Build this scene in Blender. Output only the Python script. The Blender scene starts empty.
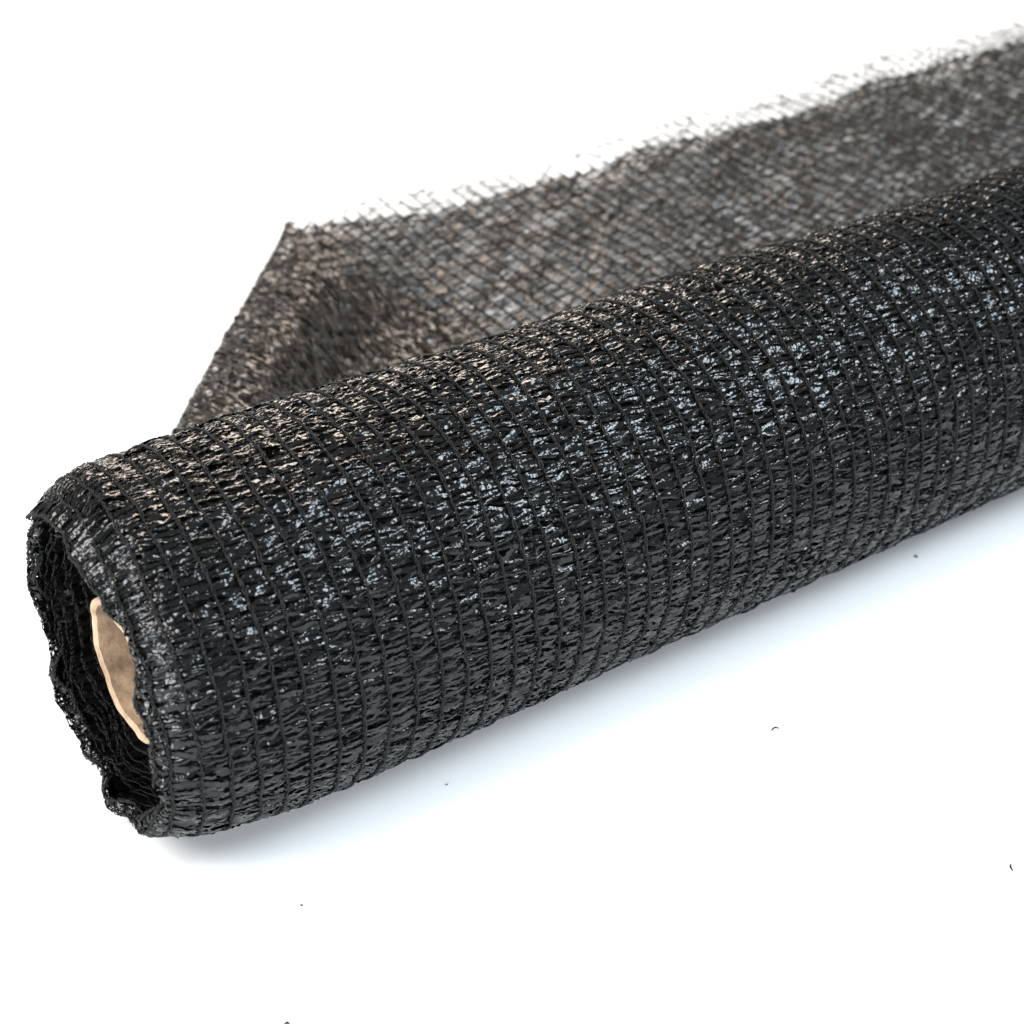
import bpy, math
import numpy as np
from mathutils import Matrix, Vector

rng = np.random.default_rng(11)
S = bpy.context.scene
COL = S.collection
PI = math.pi
R = 0.060            # radius of the wound roll
LEN = 0.95           # width of the netting (length of the roll)
CORE_Z = 0.0570
SENS = 36.0

# ------------------------------------------------------------------ helpers
def tag(o, label=None, cat=None, group=None, kind=None):
    if label: o['label'] = label
    if cat: o['category'] = cat
    if group: o['group'] = group
    if kind: o['kind'] = kind
    return o

def link_mesh(name, parts, mats, parent=None):
    """parts: list of (verts Nx3, quads Mx4, material index) -> ONE mesh object"""
    vs, fs, ms, base = [], [], [], 0
    for v, q, m in parts:
        vs.append(v); fs.append(q + base); ms.append(np.full(len(q), m, np.int32)); base += len(v)
    v = np.concatenate(vs); q = np.concatenate(fs); m = np.concatenate(ms)
    me = bpy.data.meshes.new(name)
    me.vertices.add(len(v)); me.vertices.foreach_set('co', v.astype(np.float32).ravel())
    me.loops.add(len(q) * 4); me.loops.foreach_set('vertex_index', q.astype(np.int32).ravel())
    me.polygons.add(len(q))
    me.polygons.foreach_set('loop_start', np.arange(0, len(q) * 4, 4, dtype=np.int32))
    me.polygons.foreach_set('loop_total', np.full(len(q), 4, np.int32))
    me.polygons.foreach_set('material_index', m)
    me.polygons.foreach_set('use_smooth', np.ones(len(q), bool))
    me.update(calc_edges=True)
    for mt in mats: me.materials.append(mt)
    o = bpy.data.objects.new(name, me); COL.objects.link(o)
    if parent: o.parent = parent
    return o

def wave(n, fmin, fmax, amp, seed, dims=2):
    """smooth noise as a sum of sines; returns f(a[,b])"""
    g = np.random.default_rng(seed)
    fr = g.uniform(fmin, fmax, (n, dims)) * g.choice([-1, 1], (n, dims)); ph = g.uniform(0, 2 * PI, n)
    am = g.uniform(.5, 1, n); am *= amp / am.sum() * 1.6
    def f(*c):
        out = 0
        for i in range(n):
            arg = ph[i]
            for d in range(dims): arg = arg + c[d] * fr[i, d]
            out = out + am[i] * np.sin(arg)
        return out
    return f

def grid_quads(nrow, ncol, closed=False):
    """quads of a (nrow x ncol) vertex grid, row-major; closed wraps the columns"""
    r = np.arange(nrow - 1)[:, None]
    c = np.arange(ncol if closed else ncol - 1)[None, :]
    c2 = (c + 1) % ncol
    return np.stack([r * ncol + c, r * ncol + c2, (r + 1) * ncol + c2, (r + 1) * ncol + c], -1).reshape(-1, 4)

def many(nobj, q, nv):
    return (q[None] + (np.arange(nobj) * nv)[:, None, None]).reshape(-1, 4)

# ------------------------------------------------------------------ the knitted net
PITCH = 0.0021
def chains(P, us, wander, v0, v1, step=6, rad=0.00025, swing=0.00034, h=0.0006, fray=None, g=rng, pt=PITCH):
    """pillar-stitch chains running along v at every u of us: two plied threads each"""
    out = []
    for k, u in enumerate(us):
        a, b = v0, v1
        if fray is not None: b = v1 + fray[k]
        n = max(4, int((b - a) / pt * step))
        v = np.linspace(a, b, n)
        pr = g.uniform(.93, 1.07); ph0 = g.uniform(0, 6)
        th = 2 * PI * v / (pt * pr) * .5 + ph0 + 1.2 * np.sin(v * 700 + ph0 * 3) + .8 * np.sin(v * 1730 + ph0)
        lump = 1 + .3 * np.sin(2 * th + 1)
        for s in (0, PI):
            sw_ = swing * (1 + .45 * np.sin(v * 1100 + ph0 * 5)); cu = u + wander(u, v) + sw_ * np.cos(th + s) + g.normal(0, rad * .22, n)
            ch = h + .8 * swing * np.sin(th + s)
            ang = np.arange(4) * PI / 2 + PI / 4
            U = cu[:, None] + rad * lump[:, None] * np.cos(ang)
            H = ch[:, None] + rad * lump[:, None] * np.sin(ang)
            V = np.broadcast_to(v[:, None], U.shape)
            out.append((P(U, V, H).reshape(-1, 3), grid_quads(n, 4, True), 1))
    return out

def tapes(P, us, wander, v0, v1, n=8, width=0.0017, h=0.0, tilt=0.0, bulge=0.00045, pitch=PITCH,
          zig=.55, twist=.48, lim=None, g=rng, skip=0.0, skipf=None, rough=.00022):
    """crinkled film tapes crossing from chain to chain"""
    out = []
    nj = int((v1 - v0) / pitch)
    t = np.linspace(0, 1, n)
    for k in range(len(us) - 1):
        ua, ub = us[k], us[k + 1]
        vc = v0 + (np.arange(nj) + .5 + g.normal(0, .22, nj)) * pitch
        keep = g.random(nj) > skip
        if lim is not None: keep &= lim(.5 * (ua + ub), vc)
        if skipf is not None: keep &= g.random(nj) > skipf(.5 * (ua + ub), vc)
        vc = vc[keep]; m = len(vc)
        if m == 0: continue
        sgn = np.where(np.arange(nj)[keep] % 2 == 0, 1., -1.)
        sl = (sgn * zig + tilt + g.normal(0, .3, m)) * pitch * .5
        vv = vc[:, None] + sl[:, None] * (2 * t - 1)
        amp = g.normal(0, .13, (m, 1)) * pitch
        vv = vv + amp * np.sin(2 * PI * t) + g.normal(0, .07, (m, 1)) * pitch * np.sin(3 * PI * t + g.uniform(0, 6, (m, 1)))
        ext = .0004
        uu = (ua - ext) + (ub - ua + 2 * ext) * t + wander(ua, vv) * (1 - t) + wander(ub, vv) * t
        hh = h + bulge * g.uniform(.1, 1.5, (m, 1)) * np.sin(PI * t) ** .7 + g.normal(0, rough, (m, n)) * np.sin(PI * t)
        w = width * .5 * g.lognormal(0, .28, (m, 1)) * (.42 + .58 * np.sin(PI * t) ** .8) * g.uniform(.75, 1.2, (m, n))
        al = g.normal(0, twist, (m, 1)) + g.normal(0, twist * .9, (m, 1)) * (2 * t - 1) + g.normal(0, .17, (m, n))
        fold = g.normal(0, .17, (m, n)) + g.normal(.12, .24, (m, 1))
        U = np.repeat(uu[:, :, None], 3, 2)
        V = np.stack([vv - w * np.cos(al), vv - w * fold * np.sin(al), vv + w * np.cos(al)], 2)
        H = np.stack([hh - w * np.sin(al), hh + w * fold * np.cos(al), hh + w * np.sin(al)], 2)
        out.append((P(U, V, H).reshape(-1, 3), many(m, grid_quads(n, 3), n * 3), 0))
    return out

# ------------------------------------------------------------------ materials
def nt(name):
    m = bpy.data.materials.new(name); m.use_nodes = True
    t = m.node_tree; b = t.nodes['Principled BSDF']
    return m, t, b
def film(name, col, rough, warm=0.0, bump=.34):
    m, t, b = nt(name)
    N, L = t.nodes, t.links
    geo = N.new('ShaderNodeNewGeometry')
    n1 = N.new('ShaderNodeTexNoise'); n1.inputs['Scale'].default_value = 1500; n1.inputs['Detail'].default_value = 3
    n2 = N.new('ShaderNodeTexNoise'); n2.inputs['Scale'].default_value = 160; n2.inputs['Detail'].default_value = 2
    L.new(geo.outputs['Position'], n1.inputs['Vector']); L.new(geo.outputs['Position'], n2.inputs['Vector'])
    mr = N.new('ShaderNodeMapRange'); mr.inputs['To Min'].default_value = rough * .6; mr.inputs['To Max'].default_value = rough * 1.5
    L.new(n2.outputs['Fac'], mr.inputs['Value']); L.new(mr.outputs['Result'], b.inputs['Roughness'])
    ramp = N.new('ShaderNodeMix'); ramp.data_type = 'RGBA'
    ramp.inputs['A'].default_value = (*[c * .75 for c in col], 1); ramp.inputs['B'].default_value = (*[c * 1.4 for c in col], 1)
    L.new(n1.outputs['Fac'], ramp.inputs['Factor']); L.new(ramp.outputs['Result'], b.inputs['Base Color'])
    bp = N.new('ShaderNodeBump'); bp.inputs['Strength'].default_value = bump; bp.inputs['Distance'].default_value = .0004
    vo = N.new('ShaderNodeTexVoronoi'); vo.inputs['Scale'].default_value = 850
    L.new(geo.outputs['Position'], vo.inputs['Vector'])
    L.new(vo.outputs['Distance'], bp.inputs['Height']); L.new(bp.outputs['Normal'], b.inputs['Normal'])
    b.inputs['IOR'].default_value = 1.44
    return m
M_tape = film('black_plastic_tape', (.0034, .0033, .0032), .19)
M_chain = film('black_chain_thread', (.0055, .0055, .0055), .55, bump=.3)
M_chain.node_tree.nodes['Principled BSDF'].inputs['Specular IOR Level'].default_value = .35
M_sheet = film('backlit_tint_tape', (.026, .020, .016), .28)
m = M_sheet
# light through the thin single layer is put into its warmer base colour
bs = m.node_tree.nodes['Principled BSDF']

M_fill, t, b = nt('packed_netting')
b.inputs['Base Color'].default_value = (.008, .008, .008, 1); b.inputs['Roughness'].default_value = .8
n = t.nodes.new('ShaderNodeTexNoise'); n.inputs['Scale'].default_value = 500
bp = t.nodes.new('ShaderNodeBump'); bp.inputs['Distance'].default_value = .001
t.links.new(n.outputs['Fac'], bp.inputs['Height']); t.links.new(bp.outputs['Normal'], b.inputs['Normal'])

M_card, t, b = nt('brown_cardboard')
N, L = t.nodes, t.links
tc = N.new('ShaderNodeTexCoord')
mp = N.new('ShaderNodeMapping'); mp.inputs['Scale'].default_value = (1, 1, 1)
n1 = N.new('ShaderNodeTexNoise'); n1.inputs['Scale'].default_value = 220; n1.inputs['Detail'].default_value = 6; n1.inputs['Roughness'].default_value = .7
n2 = N.new('ShaderNodeTexNoise'); n2.inputs['Scale'].default_value = 60; n2.inputs['Detail'].default_value = 3
L.new(tc.outputs['Object'], n1.inputs['Vector']); L.new(tc.outputs['Object'], n2.inputs['Vector'])
mx = N.new('ShaderNodeMix'); mx.data_type = 'RGBA'
mx.inputs['A'].default_value = (.27, .17, .10, 1); mx.inputs['B'].default_value = (.62, .47, .32, 1)
ad = N.new('ShaderNodeMath'); ad.operation = 'MULTIPLY_ADD'; ad.inputs[1].default_value = .6; 
L.new(n1.outputs['Fac'], ad.inputs[0]); L.new(n2.outputs['Fac'], ad.inputs[2])
mr = N.new('ShaderNodeMapRange'); mr.inputs['From Min'].default_value = .6; mr.inputs['From Max'].default_value = 1.0
L.new(ad.outputs[0], mr.inputs['Value']); L.new(mr.outputs['Result'], mx.inputs['Factor'])
L.new(mx.outputs['Result'], b.inputs['Base Color']); b.inputs['Roughness'].default_value = .85
bp = N.new('ShaderNodeBump'); bp.inputs['Distance'].default_value = .0008; bp.inputs['Strength'].default_value = .7
L.new(n1.outputs['Fac'], bp.inputs['Height']); L.new(bp.outputs['Normal'], b.inputs['Normal'])

M_ply = M_card.copy(); M_ply.name = 'shaded_kraft_ply'  # darker kraft inside, with the bore's shade put into the colour
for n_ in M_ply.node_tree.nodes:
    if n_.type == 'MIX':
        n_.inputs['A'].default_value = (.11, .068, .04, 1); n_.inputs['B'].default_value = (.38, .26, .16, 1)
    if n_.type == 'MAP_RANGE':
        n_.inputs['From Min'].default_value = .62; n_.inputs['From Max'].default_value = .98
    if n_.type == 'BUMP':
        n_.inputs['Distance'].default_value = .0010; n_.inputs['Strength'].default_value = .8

M_white, t, b = nt('white_table_surface')
b.inputs['Base Color'].default_value = (.82, .82, .82, 1); b.inputs['Roughness'].default_value = .6
b.inputs['Specular IOR Level'].default_value = .25
n = t.nodes.new('ShaderNodeTexNoise'); n.inputs['Scale'].default_value = 1400; n.inputs['Detail'].default_value = 4
tc = t.nodes.new('ShaderNodeTexCoord'); t.links.new(tc.outputs['Object'], n.inputs['Vector'])
bp = t.nodes.new('ShaderNodeBump'); bp.inputs['Distance'].default_value = .0002; bp.inputs['Strength'].default_value = .35
t.links.new(n.outputs['Fac'], bp.inputs['Height']); t.links.new(bp.outputs['Normal'], b.inputs['Normal'])

# ------------------------------------------------------------------ ground
s = 8.0
ground = link_mesh('ground', [(np.array([[-s, -s, 0], [s, -s, 0], [s, s, 0], [-s, s, 0]]), np.array([[0, 1, 2, 3]]), 0)], [M_white])
tag(ground, 'plain white tabletop under the roll', kind='structure')

# ------------------------------------------------------------------ the roll
root = bpy.data.objects.new('netting_roll', None); COL.objects.link(root)
tag(root, 'roll of black knitted shade netting on a cardboard core, partly unrolled on white', 'netting roll')

lump = wave(7, 1.5, 5, .0011, 3)          # over (x*8, phi)
lump2 = wave(8, 4, 11, .0003, 4)
wrink = wave(6, 9, 22, .0002, 5)
def bump01(x, a, b):
    t = np.clip((x - a) / (b - a), 0, 1); return t * t * (3 - 2 * t)
def roll_r(x, phi):
    r = R + lump(x * 9, np.cos(phi) * 1.3) * 1. + lump2(x * 26, phi * 1.0 * 0 + np.sin(phi) * 2.0) + wrink(x * 30, np.sin(phi + .4) * 2.)
    t = np.clip((.055 - x) / .062, 0, 1.2)
    low = np.clip(-np.sin(phi), 0, 1); cam = np.clip(-np.cos(phi), 0, 1); top = np.clip(np.sin(phi), 0, 1)
    k = .135 * low ** 1.3 + .050 * cam + .035 * top + .0
    r = r * (1 - k * t ** 2)
    e = np.clip((.012 - x) / .018, 0, 1.3)
    r = r * (1 - (.13 * top + .07 * cam + .02) * e ** 2)
    lf = np.clip(np.cos(phi + .75), 0, 1) ** 1.5 * np.exp(-np.clip(x + .004, 0, 1) / .013)
    r = r + lf * (np.sin(phi * 9 + 3.1) * .0010 + np.sin(phi * 17 + 1.) * .0008)
    return r
XE = -.0018
def P_roll(x, v, h):
    """v is arc length: v=0 under the roll, growing over the far side, top, camera side"""
    phi = v / R - PI / 2
    # past XE the edge of the netting curls inwards into a soft lip
    rc = .0027 + .0008 * np.sin(phi * 7 + .5) + .0005 * np.sin(phi * 12 + 2) + .0003 * np.sin(phi * 19)
    a = np.clip((XE - x) / rc, 0, 3.6)
    r = roll_r(np.maximum(x, XE), phi) - rc * (1 - np.cos(a)) + h * np.cos(a)
    x = np.maximum(x, XE) - (rc + h) * np.sin(a)
    y = r * np.cos(phi); z = R + r * np.sin(phi)
    z = np.where(z < .0006, .0006 + .05 * (z - .0006), z)
    z = np.maximum(z, .0002)
    x = x + (.0045 * np.clip(np.sin(phi), 0, 1) + .003 * np.clip(np.cos(phi - .3), 0, 1)) * np.exp(-np.clip(x + .004, 0, 1) / .012)
    x = x + (.0007 * np.sin(phi * 13 + 1) + .0004 * np.sin(phi * 23) + .0001 * np.sin(phi * 41 + 2)) * np.exp(-np.clip(x + .004, 0, 1) / .008)
    return np.stack([x + 0 * y, y, z], -1)

us = [-.0100, -.0062, -.0018]
while us[-1] < LEN: us.append(us[-1] + .0085 * rng.uniform(.94, 1.06))
us = np.array(us)
wan_a = wave(6, 20, 90, .0011, 21); wan_b = wave(5, 150, 420, .00035, 22)
def wander(u, v): return wan_a(u * .8, v) + wan_b(u * 3, v)
C = 2 * PI * R
near = us[us < .56]; far = us[us >= near[-1] - 1e-9]
parts = []
parts += chains(P_roll, near, wander, 0, C, step=6)
parts += tapes(P_roll, near, wander, 0, C, n=10, width=.00140, twist=.25)
parts += tapes(P_roll, near, wander, 0, C, n=7, width=.0013, h=-.0008, tilt=.6, bulge=.0004, pitch=.0020, twist=.25)
parts += chains(P_roll, far, wander, 0, C, step=4)
parts += tapes(P_roll, far, wander, 0, C, n=6, width=.0021)
# the wind just below the outer one, seen through the gaps
us2 = near[:-1] + .0041 + rng.normal(0, .0006, len(near) - 1)
wan2 = wave(6, 20, 90, .0013, 33)
parts += chains(P_roll, us2, lambda u, v: wan2(u, v), 0, C, step=4, h=-.0016)
parts += tapes(P_roll, us2, lambda u, v: wan2(u, v), 0, C, n=6, width=.0019, h=-.0018, tilt=-.5)
ue = np.array([-.0046 - .004, .0045, .013, .0215])
parts += chains(P_roll, ue, wander, 0, C, step=5, h=-.0014)
parts += tapes(P_roll, ue, wander, 0, C, n=7, width=.0019, h=-.0013, pitch=.0014)
parts += tapes(P_roll, ue + .0002, wander, 0, C, n=7, width=.0020, h=-.0022, pitch=.0014)
parts += tapes(P_roll, ue + .0005, wander, 0, C, n=7, width=.0020, h=-.0034, pitch=.0014)
# doubled selvedge thread along the open end
edge = wave(6, 60, 200, .0006, 8)
parts += chains(P_roll, us[:1] - .0004, lambda u, v: wander(u, v) + edge(u, v), 0, C, step=6, rad=.00035)
wound = link_mesh('wound_netting', parts, [M_tape, M_chain], root)

# packed winds below: a tube that closes the gaps
nx, na = 240, 120
xs = np.linspace(.026, LEN - .03, nx); ph = np.linspace(0, 2 * PI, na, endpoint=False)
X, A = np.meshgrid(xs, ph, indexing='ij')
def fill_ring(X, A, dr):
    r = roll_r(X, A) - dr
    return np.stack([X, r * np.cos(A), np.maximum(R + r * np.sin(A), .002)], -1)
body = fill_ring(X, A, .0034).reshape(-1, 3)
q = [ (body, grid_quads(nx, na, True), 0) ]
for xe in (xs[0], xs[-1]):
    o_ = fill_ring(np.full(na, xe), ph, .0034); i_ = np.stack([np.full(na, xe), .0240 * np.cos(ph), CORE_Z + .0240 * np.sin(ph)], -1)
    q.append((np.concatenate([o_, i_]), grid_quads(2, na, True), 0))
link_mesh('packed_winds', q, [M_fill], root)

# rippled inner winds that show at the open end
NI = 18
parts = []
rip1 = wave(4, 2.5, 4.5, 1.0, 41); 
gi = np.random.default_rng(7)
for i in range(NI):
    q_ = ((i + .7) / NI) ** .8
    r0 = .0246 + (.0576 - .0246) * q_; cz = CORE_Z + (R - CORE_Z) * q_
    base = .024 * (1 - q_) ** 1.2 - .0036 + .0026 * q_ ** 5 + gi.normal(0, .0013)
    ph1 = .2 * i + gi.normal(0, .22); ph2 = gi.uniform(0, 2); ph3 = gi.uniform(0, 6); am = gi.uniform(.6, 1.3)
    def P_in(x, v, h, r0=r0, cz=cz, q_=q_, ph1=ph1, ph2=ph2, ph3=ph3, am=am):
        phi = v / r0 - PI / 2
        lowfar = .30 + .80 * np.clip(np.cos(phi + .75), 0, 1) ** 1.5
        d = np.exp(-np.clip(x + .004, 0, 1) / .016)
        rip = (np.sin(phi * 9 + ph1) * .0036 + np.sin(phi * 5 + 1.3 + ph1 * .6) * .0024 + am * np.sin(phi * 17 + ph3) * .0008 + am * np.sin(phi * 29 + ph2 * 3) * .0004) * d * lowfar
        rip = rip * (1 - .75 * q_ ** 4) - .0012 * q_ ** 4
        rr = r0 + rip + h
        out = roll_r(x, phi) / R
        rr = rr * (1 + (out - 1) * q_ ** 1.5)
        xo = (np.sin(phi * 7 + ph1 + 1) * .0016 + np.sin(phi * 3 + ph2) * .0018 + am * np.sin(phi * 21 + ph3) * .0007 + np.sin(phi * 43 + ph2) * .0003) * d
        return np.stack([x + xo, rr * np.cos(phi), np.maximum(cz + rr * np.sin(phi), .0012)], -1)
    u_ = base + np.arange(0, 5) * .0092
    w_ = lambda u, v: 0 * v
    Ci = 2 * PI * r0
    parts += chains(P_in, u_[:4], w_, 0, Ci, step=5, rad=.00018, swing=.00025)
    parts += tapes(P_in, u_, w_, 0, Ci, n=6, width=.0019, twist=.4, pitch=.0019)
link_mesh('inner_winds', parts, [M_tape, M_chain], root)

# cardboard core
na = 96
ph = np.linspace(0, 2 * PI, na, endpoint=False)
prof = [(.0092, .0236), (.0082, .0234), (.0077, .0228), (.0079, .0218), (.0088, .0211), (.0105, .0207), (.0125, .0205), (.016, .0204), (.021, .0203), (.028, .0202), (.06, .0202), (LEN - .01, .0202), (LEN - .01, .0236), (.06, .0236), (.014, .0236)]
wr = wave(8, 2, 9, .0013, 91); wr2 = wave(7, 9, 26, .0005, 92)
g = lambda a, z: .0005 * np.sin(3 * a + 1) + .0004 * np.sin(7 * a) + .00012 * np.sin(19 * a + 2)
vs = []
for x, r in prof:
    xx = x + (g(ph * 1.0, x * 0) if x < .02 else 0 * ph) * (.7 if x < .012 else .4)
    if .0085 < x < .03 and r < .0215 or x == .0079:      # crumpled inner ply
        r = r + (wr(np.cos(ph) * 1.2 + x * 60, np.sin(ph) * 1.2) + wr2(np.cos(ph) * 1.2 + x * 90, np.sin(ph) * 1.2 - x * 70)) * (.15 if x < .0082 else .45)
    vs.append(np.stack([xx - .0022 * (x < .03), r * np.cos(ph), CORE_Z + r * np.sin(ph)], -1))
vs.append(vs[0].copy())
cq = grid_quads(len(vs), na, True)
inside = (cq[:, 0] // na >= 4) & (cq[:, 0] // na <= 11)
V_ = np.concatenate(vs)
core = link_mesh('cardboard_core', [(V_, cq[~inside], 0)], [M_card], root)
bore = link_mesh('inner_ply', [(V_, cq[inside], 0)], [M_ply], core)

# ------------------------------------------------------------------ the loose single sheet behind, its corner folded over
YE = .348                                  # cut edge
FA = np.array([.240, YE]); FB = np.array([.1235, .206])
fd = (FA - FB) / np.linalg.norm(FA - FB); fe = np.array([-fd[1], fd[0]])   # fe points to the corner
FR = .0048
zw = wave(7, 10, 38, .0034, 61); zw2 = wave(6, 35, 80, .0007, 62); ew = wave(6, 10, 45, .0035, 63)
def P_sheet(x, v, h):
    y = v
    s = (x - FA[0]) * fe[0] + (y - FA[1]) * fe[1]
    th = np.clip(s / FR, 0, PI)
    sp = np.where(s > 0, FR * np.sin(th) - np.clip(s - PI * FR, 0, None), s)
    d = -sp
    pyf = y + (sp - s) * fe[1]
    hump = .012 * np.where(d < .026, np.exp(-((d - .026) / .024) ** 2), np.exp(-((d - .026) / .020) ** 2)) * (1 - bump01(pyf, .225, .325)) * (1 - bump01(d, .05, .12))
    hump = hump - .003 * np.exp(-((d - .075) / .020) ** 2)
    zz = hump + FR * (1 - np.cos(th)) + np.clip(s - PI * FR, 0, .06) * -.10
    px = x + (sp - s) * fe[0] - h * np.sin(th) * fe[0]
    py = y + (sp - s) * fe[1] - h * np.sin(th) * fe[1]
    k = bump01(py, .03, .14)
    base = .0022 + k * (.0022 + zw(px, py) + zw2(px, py))
    edge = bump01(py, .30, .352) * .001
    z = np.maximum(base + edge, .0012) + zz + h * np.cos(th)
    # stretch: the cut edge is uneven
    py = py + (ew(px, 0 * py) + .03 * np.clip(px - .3, 0, 1)) * bump01(v, .25, .35)
    return np.stack([px, py, np.maximum(z, .0003)], -1)
us3 = [0.0]
while us3[-1] < LEN - .005: us3.append(us3[-1] + .0088 * rng.uniform(.94, 1.06))
us3 = np.array(us3)
wan3 = wave(6, 15, 70, .0012, 71)
w3 = lambda u, v: wan3(u * 2, v)
fw = wave(5, 20, 120, .0035, 77, dims=1)
def FRG(u): return YE - .004 - .019 * bump01(u, .245, .30) + fw(u)   # the tapes have slipped out beyond here
solid = lambda u, v: v < FRG(u)
loose = lambda u, v: v >= FRG(u)
parts = []
fray = rng.normal(-.002, .0055, len(us3))
f_end = np.array([float(FRG(u)) for u in us3])
parts += chains(P_sheet, us3, w3, .004, YE - .026, step=5, rad=.00034, swing=.0005, fray=f_end - (YE - .026) + .002)
for k, u in enumerate(us3):                 # loosened loops of the chains up to the cut
    parts += chains(P_sheet, [u], w3, f_end[k], YE + fray[k], step=7, rad=(.00018 if .37 < u < .56 else .00023), swing=.0009, pt=.0034)
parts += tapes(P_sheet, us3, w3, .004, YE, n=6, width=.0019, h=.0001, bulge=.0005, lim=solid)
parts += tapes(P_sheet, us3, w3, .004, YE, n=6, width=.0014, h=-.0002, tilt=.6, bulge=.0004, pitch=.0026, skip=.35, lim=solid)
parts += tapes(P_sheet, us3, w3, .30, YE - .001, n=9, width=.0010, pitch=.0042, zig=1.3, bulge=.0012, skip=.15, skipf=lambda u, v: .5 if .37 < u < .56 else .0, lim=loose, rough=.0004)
# stray thread ends along the cut
for k in range(170):
    u0 = rng.uniform(0, LEN - .02); L_ = rng.uniform(.004, .016)
    n_ = 8; t_ = np.linspace(0, 1, n_)
    a_ = rng.uniform(-.9, .9); c_ = rng.normal(0, 1.2)
    v_ = YE - .004 + rng.normal(0, .002) + L_ * t_ * np.cos(a_ + c_ * t_)
    u_ = u0 + L_ * t_ * np.sin(a_ + c_ * t_); h_ = rng.uniform(0, .004) * t_
    ang = np.arange(4) * PI / 2
    rad = .00026
    parts.append((P_sheet(u_[:, None] + rad * np.cos(ang), v_[:, None] + 0 * ang, h_[:, None] + rad * np.sin(ang)).reshape(-1, 3), grid_quads(n_, 4, True), 1))
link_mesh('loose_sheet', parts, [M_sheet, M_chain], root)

# ------------------------------------------------------------------ fibre scraps on the surface
def scrap(pts, rad, label):
    pts = np.array(pts, float); n_ = 14
    t_ = np.linspace(0, 1, n_)
    tp = np.linspace(0, 1, len(pts))
    q = np.stack([np.interp(t_, tp, pts[:, i]) for i in range(3)], 1)
    for _ in range(3): q[1:-1] = (q[:-2] + 2 * q[1:-1] + q[2:]) / 4
    o3 = q[0].copy(); q -= o3
    d = np.gradient(q, axis=0); d /= np.linalg.norm(d, axis=1)[:, None] + 1e-12
    side = np.cross(d, [0, 0, 1.]); side /= np.linalg.norm(side, axis=1)[:, None] + 1e-12
    up = np.cross(side, d)
    ang = np.arange(6) * PI / 3
    tapr = rad * (.45 + .55 * np.sin(PI * np.clip(t_ * .9 + .08, 0, 1)))
    v = q[:, None] + tapr[:, None, None] * (np.cos(ang)[None, :, None] * side[:, None] + np.sin(ang)[None, :, None] * up[:, None])
    o = link_mesh('fibre_scrap', [(v.reshape(-1, 3), grid_quads(n_, 6, True), 0)], [M_chain])
    o.location = o3
    tag(o, label, 'fibre scrap', 'loose fibre scraps on the white surface')

# ------------------------------------------------------------------ camera
CAM = Vector((-.10336, -.38180, .38225))
rows = [[0.8365729167455946, 0.31490354352326866, -0.44830961761293636], [-0.5478555968207027, 0.48085622822431506, -0.6845666752114926], [0.0, 0.8182988733063088, 0.574792966158795]]
cd = bpy.data.cameras.new('camera'); cam = bpy.data.objects.new('camera', cd); COL.objects.link(cam)
mw = Matrix(rows).to_4x4(); mw.translation = CAM
cam.matrix_world = mw
FPX = 1650.0
cd.sensor_width = SENS; cd.lens = FPX / 1024 * SENS
cd.clip_start = .01; cd.clip_end = 60
cd.dof.use_dof = True; cd.dof.focus_distance = .515; cd.dof.aperture_fstop = 15
S.camera = cam

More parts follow.
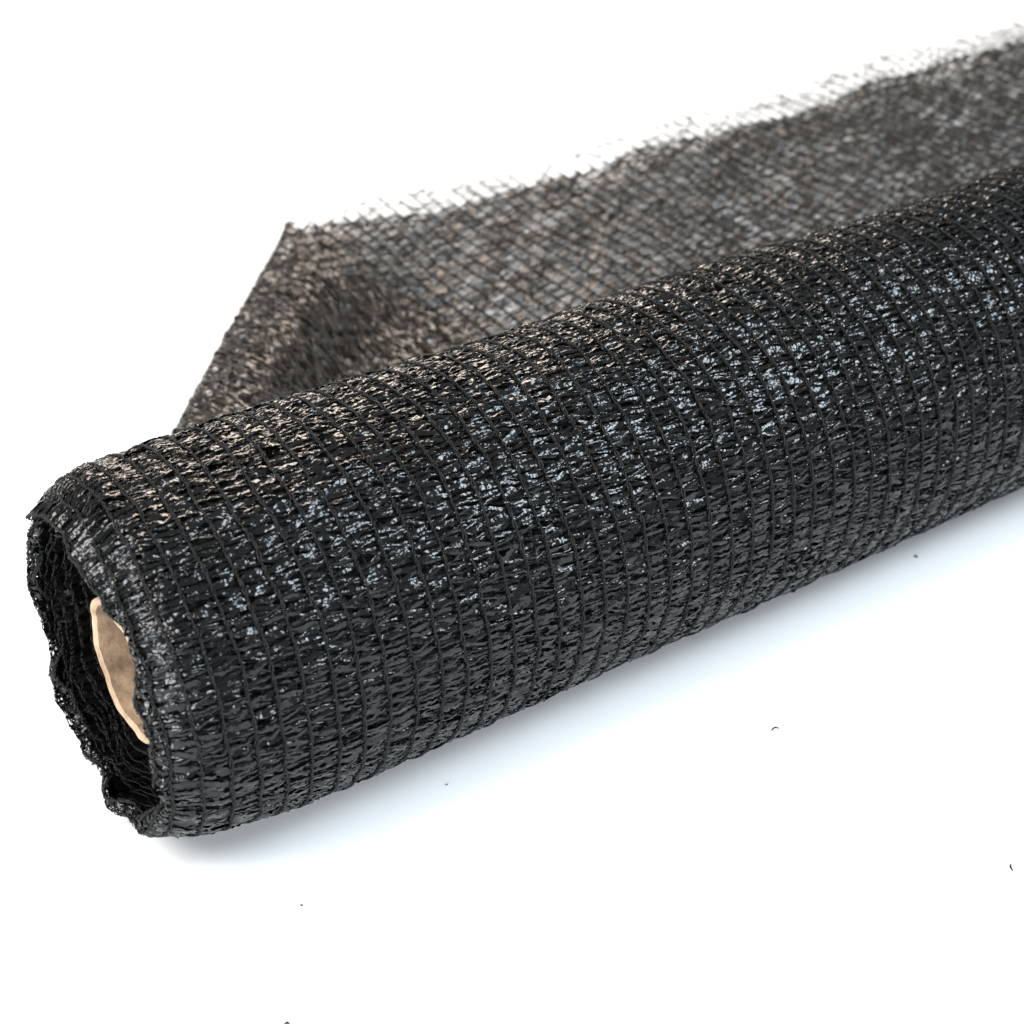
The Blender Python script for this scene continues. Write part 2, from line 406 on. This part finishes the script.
def on_ground(px, py, z=.0004):
    Mx = np.array(rows); r = Mx @ np.array([(px - 512) / FPX, (512 - py) / FPX, -1.0])
    c = np.array(CAM); t_ = (z - c[2]) / r[2]
    return c + t_ * r
scrap([on_ground(*p) for p in ((771.5, 730.5), (773, 728.5), (775.5, 726.8), (779, 728.3))], .00028, 'largest curled black fibre scrap, alone on the white right of centre')
scrap([on_ground(*p) for p in ((1013, 871), (1010.3, 867), (1011, 863.5))], .00026, 'small hooked black fibre scrap at the far right margin, lower down')
scrap([on_ground(*p) for p in ((300.4, 904.6), (301.6, 905.2), (303, 904.8))], .00028, 'tiny dark fleck on the white below the open end of the roll')
scrap([on_ground(*p) for p in ((284, 1025), (286, 1022.6), (287.6, 1021.8), (290, 1026)) ], .0003, 'black fibre scrap cut by the bottom border of the picture')
scrap([on_ground(*p) for p in ((914, 555.2), (916, 556.6), (918, 557))], .0003, 'short dark fleck close beneath the right part of the roll')
scrap([on_ground(*p) for p in ((445.6, 783.8), (447, 784.6), (447.8, 784.2))], .00016, 'faintest fleck, in the pale shadow under the left half of the roll')

# ------------------------------------------------------------------ light
w = bpy.data.worlds.new('World'); S.world = w; w.use_nodes = True
bg = w.node_tree.nodes['Background']; bg.inputs['Color'].default_value = (.88, .94, 1.0, 1); bg.inputs['Strength'].default_value = .38

def area(name, d, dist, sx, sy, L, col, target=(.15, 0, .03)):
    """square lamp of radiance L seen from the scene"""
    ld = bpy.data.lights.new(name, 'AREA'); ld.shape = 'RECTANGLE'; ld.size = sx; ld.size_y = sy
    ld.energy = L * PI * sx * sy
    ld.color = col
    o = bpy.data.objects.new(name, ld); COL.objects.link(o)
    d = Vector(d).normalized(); o.location = Vector(target) + d * dist
    o.rotation_euler = d.to_track_quat('Z', 'Y').to_euler()
    return o
area('warm_lamp', (.25, .76, .50), 2.4, 1.6, .5, 20, (1.0, .86, .73))
area('cool_lamp', (.44, -.47, .78), 1.9, 1.0, .42, 28, (.80, .91, 1.0))
area('side_lamp', (-.66, -.04, .75), 2.0, .8, .8, 20, (1.0, .97, .94))

area('front_fill', (-.78, -.58, .34), 1.8, .85, .5, 22, (.88, .94, 1.0))  # added fill from an unseen source, lifts the floor shadow beneath the roll

# ------------------------------------------------------------------ render settings
S.render.engine = 'CYCLES'
S.view_settings.view_transform = 'Standard'; S.view_settings.look = 'None'
S.view_settings.exposure = 0; S.view_settings.gamma = 1; S.view_settings.use_curve_mapping = False
S.render.resolution_x = 1024; S.render.resolution_y = 1024
